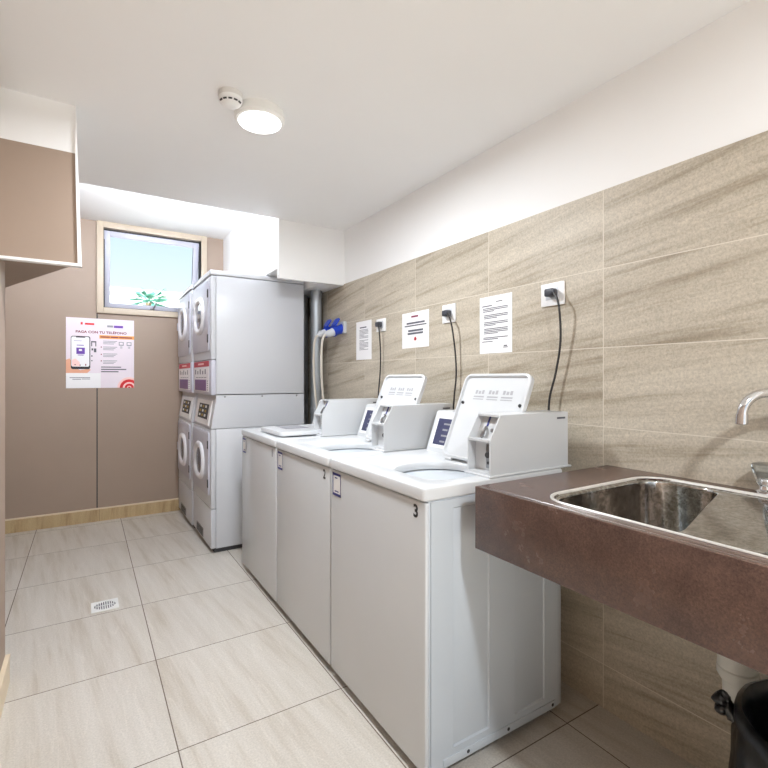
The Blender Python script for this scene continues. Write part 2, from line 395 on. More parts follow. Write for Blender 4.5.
# ------------------------------------------------------------------ washers
O3 = (1.18, 1.475, 0)
def make_washer(dy, num, lid_open, labels):
    y0, y1 = 1.147, 1.802
    w = thing('washing_machine', labels[0], 'washing machine', O3, 'row of top loading washing machines')
    # cabinet with pressed ribs on the near flank
    m = MB(); m.box(.878, 1.494, y0+.005, y1, .03, .862, .003)
    link('cabinet', m, M['side'], w)
    rib = [(.885, 0), (.971, 0), (.976, .006), (1.1225, .006), (1.1255, 0), (1.2445, 0), (1.247, .006), (1.3925, .006), (1.3955, 0), (1.47, 0)]
    m = MB()
    yo = y0
    # flank panel: ribs between z .085 and .83, flat border round them
    def rowp(z, amt): return [(x, yo+d*amt, z) for x, d in rib]
    rows = [rowp(.035, 0), rowp(.083, 0), rowp(.088, 1), rowp(.826, 1), rowp(.831, 0), rowp(.858, 0)]
    n = len(rib); vs = [p for r in rows for p in r]; fs = [[i*n+j, i*n+j+1, (i+1)*n+j+1, (i+1)*n+j] for i in range(len(rows)-1) for j in range(n-1)]
    back = [(p[0], y0+.007, p[2]) for p in (rows[0][0], rows[0][-1], rows[-1][-1], rows[-1][0])]
    o_ = len(vs); vs += back
    fs += [[o_+3, o_+2, o_+1, o_]]
    fs += [list(range(n))[::-1]+[o_, o_+1], [5*n+j for j in range(n)]+[o_+2, o_+3]]
    fs += [[i*n for i in range(6)]+[o_+3, o_], [i*n+n-1 for i in range(6)][::-1]+[o_+1, o_+2]]
    m.add(vs, fs); link('flank_panel', m, M['side'], w, sharp=20)
    m = MB(); m.box(.93, 1.45, y0-.004, y0+.004, .035, .062, .002); link('base_flange', m, M['side'], w)
    for xs in (1.03, 1.21, 1.435):
        m = MB(); m.lathe((xs, y0-.004, .05), (0, -1, 0), [(0, .006), (.001, .006), (.002, .004)], 10); link('screw', m, M['dgrey'], w)
    m = MB(); m.box(.864, .880, y0+.001, y1-.001, .032, .857, .006, 3); link('front_panel', m, M['front'], w)
    for xx in (.92, 1.45):
        for yy in (y0+.05, y1-.05):
            m = MB(); m.lathe((xx, yy, 0), (0, 0, 1), [(0, .022), (.012, .022), (.016, .012), (.034, .012)], 12); link('foot', m, M['dgrey'], w)
    # top panel with sunken lid seat and round tub mouth
    m = MB(); cx, cy = 1.18, (y0+y1)/2; hx, hy = .322, (y1-y0)/2
    lcx, lcy, lhx, lhy = 1.122, 1.405, .178, .192
    L = [[(x, y, .862) for x, y in rr(cx, cy, hx-.004, hy-.003, .012)], [(x, y, .866) for x, y in rr(cx, cy, hx, hy, .014)],
         [(x, y, .893) for x, y in rr(cx, cy, hx, hy, .014)], [(x, y, .899) for x, y in rr(cx, cy, hx-.003, hy-.003, .014)], [(x, y, .902) for x, y in rr(cx, cy, hx-.010, hy-.010, .014)],
         [(x, y, .902) for x, y in rr(lcx, lcy, lhx, lhy, .04)], [(x, y, .894) for x, y in rr(lcx, lcy, lhx-.012, lhy-.012, .035)]]
    hole = lambda r, z: [(x, y, z) for x, y in circ(1.113, 1.395, r*1.02, r*1.02)]
    L += [hole(.164, .893), hole(.160, .889), hole(.158, .878), hole(.158, .866)]
    m.loft(L, False, False); m.loft([L[0], L[-1]], False, False)
    link('top_panel', m, M['enamel'], w)
    # tub: cream balance ring then basket
    m = MB(); m.loft([hole(.172, .826), hole(.148, .828), hole(.136, .820), hole(.134, .80), hole(.140, .785), hole(.165, .79), hole(.165, .50), hole(.05, .47)], False, True)
    tub = link('tub', m, M['tub'], w, sharp=50)
    m = MB(); m.lathe((1.113, 1.395, .47), (0, 0, 1), [(0, .06), (.1, .05), (.25, .035), (.28, .02)], 20); link('agitator', m, M['tub'], tub)
    # lid, hinged at the back of the mouth
    hx0, hz0 = 1.284, .904
    if lid_open: ax, up = Vector((.14, 0, .335)).normalized(), Vector((-.335, 0, .14)).normalized()   # up = inner face
    else: ax, up = Vector((-1, 0, 0)), Vector((0, 0, -1)); hx0, hz0 = 1.290, .916
    o3 = Vector((hx0, 0, hz0)); ly0, ly1, LL = 1.220, 1.590, .375
    def lp(u, y, d): p = o3+ax*u+up*d; return (p.x, y, p.z)
    def ll(inset, r, d): return [lp(x, y, d) for x, y in rr(LL/2, (ly0+ly1)/2, LL/2-inset, (ly1-ly0)/2-inset, r)]
    m = MB(); m.loft([ll(.004, .03, -.016), ll(0, .034, -.010), ll(0, .034, .006), ll(.004, .03, .009), ll(.010, .026, .009), ll(.014, .024, -.002)])
    lid = link('lid', m, M['enamel'], w, sharp=50)
    if lid_open:
        m = MB()
        yc = (ly0+ly1)/2
        for i in range(3):
            a = yc+.105-i*.078
            for ri, (uu, hh, wd) in enumerate(((.287, .017, .050), (.272, .008, .060), (.262, .006, .060))):
                if ri == 0:
                    for q in range(3): m.quad(*[lp(uu+du, a-.004-q*.019-dyy, -.0012) for du, dyy in ((0, 0), (0, .013), (hh-.004*(q % 2), .013), (hh-.003*(q % 2), 0))])
                else: m.quad(*[lp(uu+du, a-dyy, -.0012) for du, dyy in ((0, 0), (0, wd), (hh-.002, wd), (hh-.002, 0))])
        link('instruction_print', m, M['printg'], lid, smooth=False, recalc=False)
        for yy in (ly0+.026, ly1-.026):
            m = MB(); p = Vector(lp(.245, yy, -.002)); m.lathe(p, up, [(0, .007), (.006, .006), (.009, .003)], 12); link('lid_bumper', m, M['dgrey'], lid)
        for yy in (ly1-.05, ly0+.05):
            m = MB(); m.tube([(hx0-.004, yy-.02, hz0-.004), (hx0-.004, yy+.02, hz0-.004)], .007, 10); link('hinge', m, M['enamel'], lid)
    else:
        m = MB(); z = hz0+.0172
        m.quad((1.0, 1.36, z), (1.15, 1.36, z), (1.15, 1.56, z), (1.0, 1.56, z)); link('lid_label', m, M['inkl'], lid, smooth=False, recalc=False)
    # control console along the back
    m = MB(); m.prism([(1.335, .902), (1.398, 1.075), (1.408, 1.082), (1.515, 1.082), (1.525, 1.072), (1.525, .902)], 'y', 1.272, y1-.035)
    con = link('control_console', m, M['enamel'], w)
    sl = Vector((.063, 0, .173)).normalized(); nr = Vector((-.173, 0, .063)).normalized()
    def cp(u, y, d=.0012): p = Vector((1.335, 0, .902))+sl*u+nr*d; return (p.x, y, p.z)
    m = MB(); m.quad(cp(.02, 1.750), cp(.02, 1.60), cp(.172, 1.60), cp(.172, 1.750)); link('control_label', m, M['white'], con, smooth=False, recalc=False)
    m = MB(); m.quad(cp(.034, 1.735, .002), cp(.034, 1.61, .002), cp(.156, 1.61, .002), cp(.156, 1.735, .002)); link('control_display', m, M['navy'], con, smooth=False, recalc=False)
    m = MB()
    for q in range(4): m.quad(cp(.046+q*.027, 1.690, .0026), cp(.046+q*.027, 1.655-.01*(q % 2), .0026), cp(.054+q*.027, 1.655-.01*(q % 2), .0026), cp(.054+q*.027, 1.690, .0026))
    link('control_print', m, M['inkl'], con, smooth=False, recalc=False)
    m = MB()
    for q in range(3): m.box(1.43, 1.50, 1.65+q*.018, 1.657+q*.018, 1.0815, 1.083)
    link('console_vent', m, M['ink'], con, smooth=False)
    # coin box
    c0, c1 = 1.156, 1.268
    prof = [(1.138, .906), (1.138, 1.026), (1.186, 1.108), (1.538, 1.108), (1.538, .906)]
    body = [(1.172, .908), (1.172, 1.02), (1.212, 1.103), (1.536, 1.103), (1.536, .908)]
    m = MB(); m.box(1.130, 1.552, 1.150, 1.276, .9015, .908, .002)
    m.prism(body, 'y', c0+.002, c1-.002); m.prism(prof, 'y', c0, c0+.005); m.prism(prof, 'y', c1-.005, c1)
    m.box(1.140, 1.175, c0+.004, c1-.004, 1.018, 1.026); m.box(1.187, 1.538, c0+.003, c1-.003, 1.101, 1.108)
    m.box(1.140, 1.175, c0+.004, c1-.004, .908, .916)
    box = link('coin_box', m, M['enamel'], w, sharp=25)
    m = MB(); m.box(1.164, 1.173, 1.176, 1.204, .926, 1.008, .002); link('lock_plate', m, M['metal'], box)
    m = MB(); m.lathe((1.164, 1.190, .972), (-1, 0, 0), [(0, .010), (.008, .010), (.010, .008)], 14); m.lathe((1.164, 1.19, .945), (-1, 0, 0), [(0, .005), (.004, .005)], 10); link('lock', m, M['dgrey'], box)
    sl2 = Vector((.04, 0, .083)).normalized(); n2 = Vector((-.083, 0, .04)).normalized()
    def sp(u, y, d): p = Vector((1.172, 0, 1.02))+sl2*u+n2*d; return (p.x, y, p.z)
    for yy in (1.182, 1.226):
        m = MB(); m.loft([[sp(.05, yy-.003, 0), sp(.05, yy+.003, 0), sp(.088, yy+.003, 0), sp(.088, yy-.003, 0)], [sp(.05, yy-.003, .003), sp(.05, yy+.003, .003), sp(.088, yy+.003, .003), sp(.088, yy-.003, .003)]])
        link('coin_slot', m, M['blue'], box, smooth=False)
    m = MB(); m.tube([sp(.045, 1.226, .004), sp(.03, 1.222, .012), sp(.012, 1.226, .01), sp(.004, 1.224, .012)], [.006, .005, .007, .004], 8)
    m.lathe(sp(.035, 1.19, 0), n2, [(0, .007), (.010, .007), (.013, .004)], 10); link('coin_slide', m, M['metal'], box)
    m = MB(); m.quad((1.475, c0-.0006, 1.083), (1.522, c0-.0006, 1.083), (1.522, c0-.0006, 1.090), (1.475, c0-.0006, 1.090)); link('maker_plate', m, M['ink'], box, smooth=False, recalc=False)
    # stickers on the front
    fx = .864-.0008
    text('number', num, (fx, y0+.062, .806), (0, -1, 0), (0, 0, 1), .040, M['black'], w, width=.024 if num != '1' else .010, bold=.03)
    ya, yb, za, zb = y1-.022, y1-.096, .756, .848
    def st(name, a, b_, c, d, off, mat, par):
        q = MB(); q.quad((fx-off, a, c), (fx-off, b_, c), (fx-off, b_, d), (fx-off, a, d)); return link(name, q, mat, par, smooth=False, recalc=False)
    s = st('payment_sticker', ya, yb, za, zb, 0, M['white'], w)
    q = MB()
    for (a, b_, c, d) in ((ya, yb, za, za+.010), (ya, yb, zb-.010, zb), (ya, ya-.007, za, zb), (yb+.005, yb, za, zb), (ya-.02, yb+.02, .772, .777), (ya-.02, yb+.03, .826, .831)):
        q.quad((fx-.0006, a, c), (fx-.0006, b_, c), (fx-.0006, b_, d), (fx-.0006, a, d))
    link('sticker_border', q, M['blue'], s, smooth=False, recalc=False)
    w.location = (O3[0], O3[1]+dy, O3[2])
    return w
make_washer(0, '3', True, ['white top loading washing machine numbered 3 nearest the sink, lid open'])
make_washer(.665, '2', True, ['white top loading washing machine numbered 2 in the middle, lid open'])
make_washer(1.330, '1', False, ['white top loading washing machine numbered 1 beside the dryers, lid closed'])

# ------------------------------------------------------------------ stacked dryers
def make_dryer(dy, label):
    y0, y1 = 3.482, 4.128; org = (1.09, (y0+y1)/2, 0); fx = .745
    d = thing('stacked_dryer', label, 'dryer', org, 'stacked dryers by the back wall')
    yc = (y0+y1)/2
    m = MB(); m.box(.77, 1.43, y0+.01, y1-.01, 0, .03); link('plinth', m, M['dgrey'], d)
    m = MB(); m.box(.780, 1.440, y0, y1, .03, .872, .003); m.box(.779, 1.442, y0+.002, y1-.002, 1.086, 1.112)
    m.prism([(.781, .876), (.781, 1.088), (1.44, 1.088), (1.44, .876)], 'y', y0+.001, y1-.001); link('lower_cabinet', m, M['dry'], d)
    m = MB(); m.box(fx, .779, y0, y1, .312, .870, .006, 3); link('lower_front', m, M['dry'], d)
    m = MB(); m.box(fx, .779, y0, y1, .032, .308, .006, 3); kick = link('kick_panel', m, M['dry'], d)
    m = MB(); m.box(fx-.003, fx+.002, y0+.26, y0+.50, .045, .110, .002); link('vent_grille', m, M['metal'], kick)
    m = MB()
    for i in range(5): m.box(fx-.0045, fx-.0025, y0+.27, y0+.49, .053+i*.011, .057+i*.011)
    link('grille_slats', m, M['dgrey'], kick, smooth=False)
    # sloping keypad panel
    m = MB(); m.prism([(fx, .876), (.779, 1.082), (.781, 1.082), (.781, .876)], 'y', y0+.001, y1-.001); kp = link('keypad_panel', m, M['dry'], d)
    s_ = Vector((.034, 0, .206)).normalized(); n_ = Vector((-.206, 0, .034)).normalized()
    def kpnt(u, y, off): p = Vector((fx, 0, .876))+s_*u+n_*off; return (p.x, y, p.z)
    def plate(ya, yb, ua, ub, o0, o1):
        q = MB(); q.loft([[kpnt(ua, ya, o0), kpnt(ua, yb, o0), kpnt(ub, yb, o0), kpnt(ub, ya, o0)], [kpnt(ua, ya, o1), kpnt(ua, yb, o1), kpnt(ub, yb, o1), kpnt(ub, ya, o1)]]); return q
    link('keypad_plate', plate(yc+.26, yc-.24, .015, .195, -.001, .006), M['white'], kp, smooth=False)
    link('keypad', plate(yc+.16, yc-.17, .055, .165, .005, .008), M['black'], kp, smooth=False)
    for i in range(3):
        for j in range(3):
            a = yc+.12-i*.09; u = .07+j*.033
            link('key', plate(a, a-.05, u, u+.018, .0075, .0090), M['amber'] if (i+j) % 2 else M['white'], kp, smooth=False)
    # upper machine
    m = MB(); m.box(.780, 1.440, y0, y1, 1.118, 1.958, .003); link('upper_cabinet', m, M['dry'], d)
    m = MB(); m.box(fx, .779, y0, y1, 1.366, 1.955, .006, 3); link('upper_front', m, M['dry'], d)
    m = MB(); m.box(.738, 1.444, y0-.002, y1+.001, 1.962, 1.996, .006, 3); link('top_cover', m, M['dry'], d)
    m = MB(); m.box(fx, .779, y0, y1, 1.112, 1.362, .006, 3); cpn = link('control_panel', m, M['dryf'], d)
    m = MB(); m.box(fx-.002, fx+.001, yc-.255, yc+.28, 1.318, 1.358); link('red_header', m, M['red'], cpn, smooth=False)
    m = MB(); m.box(fx-.003, fx-.0015, yc-.09, yc+.12, 1.332, 1.345); link('header_print', m, M['pink'], cpn, smooth=False)
    m = MB(); m.box(fx-.002, fx+.001, yc-.255, yc+.28, 1.135, 1.316); link('instruction_plate', m, M['paper'], cpn, smooth=False)
    m = MB()
    for i in range(5): m.box(fx-.003, fx-.0015, yc+.20-i*.09, yc+.235-i*.09, 1.262, 1.300-.012*(i % 2))
    for i in range(4): m.box(fx-.003, fx-.0015, yc+.12-i*.1, yc+.20-i*.1, 1.235, 1.240)
    for i in range(5): m.box(fx-.003, fx-.0015, yc-.235, yc-.20, 1.145+i*.016, 1.151+i*.016)
    link('instruction_print', m, M['inkl'], cpn, smooth=False)
    m = MB(); m.box(fx-.004, fx-.001, yc-.17, yc+.24, 1.140, 1.222); link('display', m, M['purple'], cpn, smooth=False)
    # doors
    for (zc, zl, zh) in ((1.70, 1.425, 1.925), (.615, .395, .850)):
        dr = MB()
        def dl(inset, r, x): return [(x, y, z) for y, z in rr(yc, (zl+zh)/2, .285-inset, (zh-zl)/2-inset, r)]
        dr.loft([dl(0, .03, fx-.001), dl(0, .03, fx-.010), dl(.006, .028, fx-.013)])
        door = link('door', dr, M['dryf'], d)
        def rl(hw, hh, x, r): return [(x, y, z) for y, z in rr(yc, zc, hw, hh, r, 8)]
        m = MB(); m.loft([rl(.165, .140, fx-.012, .13), rl(.165, .140, fx-.020, .13), rl(.155, .131, fx-.030, .122), rl(.140, .118, fx-.032, .110), rl(.122, .104, fx-.028, .098), rl(.112, .095, fx-.014, .09)], False, False)
        link('door_ring', m, M['ring'], door, sharp=60)
        m = MB(); m.loft([rl(.116, .099, fx-.013, .09), rl(.116, .099, fx-.017, .09), rl(.08, .068, fx-.020, .06)]); link('door_glass', m, M['dglass'], door)
        for zz in (zl+.09, zh-.09):
            m = MB(); m.box(fx-.016, fx-.008, yc-.283, yc-.262, zz-.03, zz+.03, .002); link('door_hinge', m, M['dgrey'], door)
        m = MB(); m.box(fx-.024, fx-.010, yc+.24, yc+.262, zc-.035, zc+.035, .004); link('door_handle', m, M['dryf'], door)
    for xs in (.84, 1.11, 1.38):
        m = MB(); m.lathe((xs, y0, 1.10), (0, -1, 0), [(0, .007), (.003, .006)], 10); link('screw', m, M['metal'], d)
    d.location = (org[0]-.012*(dy > 0), org[1]+dy, 0)
make_dryer(0, 'white stacked dryer with red headers nearest the washing machines')
make_dryer(.650, 'white stacked dryer against the taupe back wall under the window')

# exhaust ducts behind the dryers
def duct(x, y, r, label):
    t = thing('exhaust_duct', label, 'duct', (x, y, 0), 'grey ducts behind the dryers')
    m = MB(); m.lathe((x, y, 0), (0, 0, 1), [(0, r), (1.93, r)], 24); link('duct_pipe', m, M['duct'], t)
    for z in (.95, 1.88):
        m = MB(); m.lathe((x, y, z), (0, 0, 1), [(0, r), (.003, r+.003), (.045, r+.003), (.048, r)], 24, False, False); link('duct_collar', m, M['duct'], t)
duct(1.560, 3.520, .044, 'grey metal duct pipe behind the nearer dryer, standing before the tiled wall')
duct(1.560, 3.800, .044, 'grey metal duct pipe in the shade behind the stacked dryers')

# ------------------------------------------------------------------ wall sockets and cables
def outlet(ya, yb, za, zb, label):
    t = thing('wall_outlet', label, 'outlet', (W, (ya+yb)/2, (za+zb)/2), 'white outlets on the tiled wall')
    yc, zc = (ya+yb)/2, (za+zb)/2
    m = MB(); m.box(W-.009, W-.0003, ya, yb, za, zb, .003); pl_ = link('cover_plate', m, M['white'], t)
    m = MB(); m.box(W-.011, W-.008, yc-.032, yc+.032, zc-.022, zc+.026, .001); link('socket_face', m, M['ceel'], pl_)
def cord(y, z, path, label):
    t = thing('power_cord', label, 'power cord', (W-.011, y, z), 'dark power cords plugged into the tiled wall')
    m = MB(); m.box(W-.045, W-.0115, y-.026, y+.018, z-.016, z+.016, .007, 3); m.box(W-.050, W-.03, y-.036, y-.02, z-.010, z+.010, .005); link('plug', m, M['plug'], t)
    m = MB(); m.tube(path, .0044, 8); link('cable', m, M['cable'], t)
outlet(2.600, 2.712, 1.538, 1.622, 'white outlet behind washing machine 1, between the two small notices')
outlet(1.915, 2.022, 1.528, 1.626, 'white outlet left of the tall text notice, behind washing machine 2')
outlet(1.246, 1.362, 1.533, 1.628, 'white outlet at the right above washing machine 3')
def drop(y, z, ys, end):
    zs = [z-.005, z-.06, z-.20, z-.33, z-.44, z-.60, z-.80]
    xs = [W-.046, W-.052, W-.035, W-.03, W-.035, W-.04, W-.05]
    return [(W-.044, y-.028, z)]+[(x, yy, zz) for x, yy, zz in zip(xs[1:], ys, zs[1:])]
cord(2.655, 1.583, drop(2.655, 1.583, (2.602, 2.615, 2.63, 2.64, 2.645, 2.65), 0), 'dark power cord hanging behind washing machine 1')
cord(1.966, 1.576, drop(1.966, 1.576, (1.895, 1.885, 1.882, 1.892, 1.90, 1.90), 0), 'dark power cord hanging behind washing machine 2')
cord(1.300, 1.584, drop(1.300, 1.584, (1.238, 1.243, 1.270, 1.297, 1.300, 1.30), 0), 'black power cord hanging behind washing machine 3')

ax = Vector((-.93, .0, -.36)).normalized(); upv = Vector((-.36, 0, .93)).normalized()
def cee(y, z, lab1, lab2):
    p = Vector((W, y, z)); t = thing('industrial_socket', lab1, 'socket', (W, y, z), 'blue industrial sockets')
    m = MB(); m.box(W-.028, W-.0005, y-.045, y+.045, z-.045, z+.045, .006); link('socket_base', m, M['ceel'], t)
    m = MB(); m.lathe(p+ax*.015, ax, [(0, .036), (.03, .034), (.072, .034), (.078, .038), (.085, .038)], 24); link('socket_barrel', m, M['cee'], t)
    m = MB(); c = p+ax*.075+upv*.040; d2 = Vector((.55, 0, .80)).normalized(); n3 = d2.cross(Vector((0, 1, 0))).normalized()
    def g_(u, v_, o): q = c+d2*u+Vector((0, 1, 0))*v_+n3*o; return tuple(q)
    lp2 = rr(.030, 0, .034, .036, .018, 5)
    m.loft([[g_(a, b_, 0) for a, b_ in lp2], [g_(a, b_, .010) for a, b_ in lp2]]); m.tube([tuple(c-Vector((0, .03, 0))), tuple(c+Vector((0, .03, 0)))], .007, 8); link('socket_lid', m, M['cee'], t)
    t = thing('power_cord', lab2, 'power cord', tuple(p+ax*.086), 'pale cords in the blue sockets')
    e = p+ax*.15
    m = MB(); m.lathe(p+ax*.0890, ax, [(0, .030), (.012, .031), (.020, .028), (.055, .027), (.068, .018), (.078, .011)], 20); link('plug', m, M['ceel'], t)
    e = p+ax*.160
    m = MB(); m.tube([tuple(e), (e.x-.022, y, e.z-.02), (e.x-.034, y+.005, e.z-.10), (e.x-.03, y+.015, e.z-.28), (e.x-.015, y+.02, e.z-.46), (e.x+.02, y+.02, e.z-.70)], .0085, 9); link('cable', m, M['greycable'], t)
cee(3.190, 1.610, 'blue industrial wall socket nearer to the hanging notices', 'pale grey plug and cord in the nearer blue socket')
cee(3.330, 1.615, 'blue industrial wall socket nearer to the grey duct', 'pale grey plug and cord in the blue socket beside the duct')

# ------------------------------------------------------------------ notices
def sheet(name, ya, yb, za, zb, label, cat='notice'):
    """ya is the left edge as seen from the room"""
    x = W-.0012
    m = MB(); m.box(x, W-.0003, yb, ya, za, zb)
    o = link(name, m, M['paper'], None, (W, (ya+yb)/2, (za+zb)/2), smooth=False); tag(o, label, cat, 'printed notices on the tiled wall')
    def bars(pname, L, mat):
        """L: (left fraction, right fraction, top fraction, height fraction)"""
        q = MB()
        for a, b_, t_, h in L:
            y_a, y_b = ya+(yb-ya)*a, ya+(yb-ya)*b_; z1 = zb-(zb-za)*t_; z0 = z1-(zb-za)*h
            q.quad((x-.0006, y_a, z0), (x-.0006, y_b, z0), (x-.0006, y_b, z1), (x-.0006, y_a, z1))
        return link(pname, q, mat, o, smooth=False, recalc=False)
    return bars
rnd = random.Random(3)
b1 = sheet('paper_sign', 3.002, 2.787, 1.362, 1.631, 'narrow white notice of dense small print right of the blue sockets')
b1('heading', [(.25, .68, .15, .03)], M['ink'])
L = [(.22+.0*i, .80 if i % 5 != 4 else .55, .22+.034*i, .016) for i in range(16) if i not in (7,)]; b1('text_lines', L, M['inkl'])
b2 = sheet('paper_sign', 2.417, 2.150, 1.413, 1.624, 'white notice with large centred lines and a small red emblem')
b2('heading', [(.36, .62, .10, .05)], M['maroon'])
b2('text_lines', [(.18, .86, .28, .05), (.10, .92, .36, .035), (.24, .80, .49, .055), (.22, .80, .57, .055)], M['ink'])
b2('emblem', [(.48, .54, .70, .10), (.46, .56, .74, .04)], M['redp'])
b3 = sheet('paper_sign', 1.739, 1.530, 1.352, 1.625, 'tall white notice with paragraphs of small print above washing machine 3')
b3('heading', [(.52, .72, .10, .016), (.08, .40, .155, .018)], M['ink'])
L = []
for t0, n, ind in ((.20, 3, .10), (.32, 3, .14), (.445, 3, .14), (.56, 4, .14), (.715, 2, .12), (.785, 1, .08)):
    for i in range(n): L.append((ind, (.88 if i < n-1 else rnd.uniform(.4, .7)), t0+.027*i, .014))
L += [(.76, .86, .87, .02), (.74, .88, .90, .012)]
b3('text_lines', L, M['ink'])

# poster on the back wall
px0, px1, pz0, pz1 = -.141, .365, 1.148, 1.745; PW, PH = px1-px0, pz1-pz0
m = MB(); m.box(px0, px1, BK-.004, BK-.0004, pz0, pz1)
po = link('poster', m, M['posterbg'], None, (.112, BK, 1.45), smooth=False); tag(po, 'square payment poster with a hand holding a phone on the taupe wall', 'poster')
PY = BK-.0044
def pq(name, L, mat, lay=1, par=po):
    q = MB(); y = PY-lay*.0004
    for a, b_, t_, t2 in L: q.quad((px0+PW*a, y, pz1-PH*t2), (px0+PW*b_, y, pz1-PH*t2), (px0+PW*b_, y, pz1-PH*t_), (px0+PW*a, y, pz1-PH*t_))
    return link(name, q, mat, par, smooth=False, recalc=False)
def pp(name, pts, mat, lay=1, par=po):
    q = MB(); y = PY-lay*.0004; q.add([(px0+PW*a, y, pz1-PH*t_) for a, t_ in pts], [list(range(len(pts)))]); return link(name, q, mat, par, smooth=False, recalc=False)
pq('footer_panel', [(0, .495, .785, 1)], M['paper'])
text('headline', 'PAGA CON TU TELÉFONO', (px0+PW*.135, PY-.0006, pz1-PH*.212), (1, 0, 0), (0, 0, 1), PH*.034, M['maroon'], po, width=PW*.75, bold=.035)
pq('logo', [(.205, .235, .06, .095), (.265, .40, .068, .095)], M['redp'])
pq('second_logo', [(.69, .83, .088, .122)], M['pur']); pq('second_logo', [(.59, .68, .088, .118)], M['inkl'])
pq('orange_banner', [(.475, 1, .235, .285)], M['orange'])
pq('banner_print', [(.49, .63, .252, .27), (.64, .76, .252, .27), (.77, .97, .252, .27)], M['maroon'], 2)
# hand and phone
pp('hand', [(0, .60), (.05, .58), (.09, .64), (.10, .70), (.20, .745), (.33, .72), (.35, .74), (.30, .785), (0, .785)], M['skin'])
pp('phone', [(a, t_) for a, t_ in rr(.205, .495, .138, .235, .03)], M['black'], 2)
pp('phone_screen', [(a, t_) for a, t_ in rr(.202, .482, .128, .212, .025)], M['paper'], 3)
pq('phone_screen_graphic', [(.145, .265, .425, .515)], M['pur'], 4); pq('phone_screen_graphic', [(.18, .225, .445, .472)], M['white'], 5)
pq('phone_notch', [(.14, .27, .268, .282)], M['black'], 4)
pq('phone_print', [(.15, .25, .385, .395), (.11, .22, .325, .33), (.165, .25, .525, .535)], M['pur'], 4)
pq('phone_buttons', [(.12, .135, .66, .675), (.19, .205, .665, .68), (.27, .285, .655, .68)], M['maroon'], 4)
pp('phone_glow', [(.08, .60), (.13, .58), (.19, .63), (.20, .69), (.085, .69)], M['pink'], 3.5)
pq('icon_column', [(.355, .43, .325, .345), (.355, .37, .345, .40), (.415, .43, .345, .40), (.36, .385, .43, .46), (.395, .43, .43, .485), (.355, .375, .53, .55), (.355, .375, .60, .615)], M['ink'])
for a in (.765, .885): pq('payment_icon', [(a, a+.075, .325, .335), (a, a+.075, .365, .38), (a, a+.012, .335, .365), (a+.063, a+.075, .335, .365), (a+.02, a+.055, .392, .402), (a+.02, a+.055, .41, .418)], M['inkl'])
L = []
for t_, n in ((.315, 3), (.40, 3), (.50, 3), (.60, 3)):
    for i in range(n): L.append((.53, .74-.05*((i*7) % 3)/2, t_+.02*i, t_+.02*i+.009))
pq('small_print', L, M['inkl']); pq('bullets', [(.495, .512, t_, t_+.016) for t_ in (.40, .505, .60)], M['maroon'])
pq('bold_print', [(.50, .80, .69, .704), (.50, .88, .722, .738), (.50, .76, .756, .772)], M['ink'])
pq('footer_print', [(.05, .34, .845, .857), (.09, .21, .868, .88), (.22, .34, .866, .876)], M['inkl'], 2)
cx_, cz_ = .925, 1.0
def ring(r, col, lay):
    q = MB(); pts = []
    n = 40
    for i in range(n+1):
        a = PI*i/n; x = px0+PW*cx_+r*math.cos(a); z = pz0+r*math.sin(a)
        pts.append((min(x, px1), PY-lay*.0004, max(z, pz0)))
    q.add(pts, [list(range(len(pts)))]); return link('red_arc_emblem', q, M[col], po, smooth=False, recalc=False)
for r, c_, l_ in ((.092, 'pink', 1), (.074, 'redp', 2), (.050, 'pink', 3), (.036, 'redp', 4), (.017, 'pink', 5), (.010, 'redp', 6)): ring(r, c_, l_)

# ------------------------------------------------------------------ floor drain
fd = thing('floor_drain', 'small white floor drain with a round grate in the tiles', 'drain', (.088, 2.995, 0))
def fl(hx, hy, r, z): return [(x, y, z) for x, y in rr(.088, 2.995, hx, hy, r)]
def fc(r, z): return [(x, y, z) for x, y in circ(.088, 2.995, r, r)]
m = MB(); m.loft([fl(.064, .064, .004, .0003), fl(.064, .064, .004, .004), fl(.061, .061, .004, .005), fc(.052, .005), fc(.050, .002)], False, False); link('drain_frame', m, M['drainw'], fd)
m = MB(); m.loft([fc(.0505, .0012), fc(.0505, .002)]); gr = link('drain_grate', m, M['ink'], fd)
m = MB()
for i in range(-4, 5):
    h = math.sqrt(max(.0004, .047**2-(i*.0105)**2)); m.box(.088+i*.0105-.0028, .088+i*.0105+.0028, 2.995-h, 2.995+h, .0018, .0042)
m.box(.088-.045, .088+.045, 2.992, 2.998, .0018, .0042); link('grate_bars', m, M['drainw'], gr, smooth=False)

# ------------------------------------------------------------------ sink counter
sx, sX, sy0, sy1, zt, zb_ = .985, W-.001, -.25, 1.064, .912, .727
sk = thing('sink_counter', 'brown stone sink counter with a deep front apron and steel basin', 'sink', (1.31, .4, zb_))
bx0, bx1, by0, by1 = 1.043, 1.566, .02, .868; bcx, bcy, bhx, bhy = (bx0+bx1)/2, (by0+by1)/2, (bx1-bx0)/2, (by1-by0)/2
m = MB(); ocx, ocy, ohx, ohy = (sx+sX)/2, (sy0+sy1)/2, (sX-sx)/2, (sy1-sy0)/2
A = lambda z, i=0: [(x, y, z) for x, y in rr(ocx+.0105, ocy, ohx-.0105-i, ohy-i, .003)]
H = lambda z, i=0: [(x, y, z) for x, y in rr(bcx, bcy, bhx+i, bhy+i, .09)]
m.loft([A(zt-.002), A(zt, .002), H(zt, .002), H(zt-.03, .002), A(zt-.03)], closed=True)
top = link('countertop', m, M['stone'], sk)
m = MB(); m.box(sx, sx+.022, sy0, sy1, zb_, zt, .002); link('apron', m, M['stone'], sk)
m = MB(); m.box(sx+.022, sX, sy1-.022, sy1, zb_, zt-.030, .0015); link('end_panel', m, M['stone'], sk)
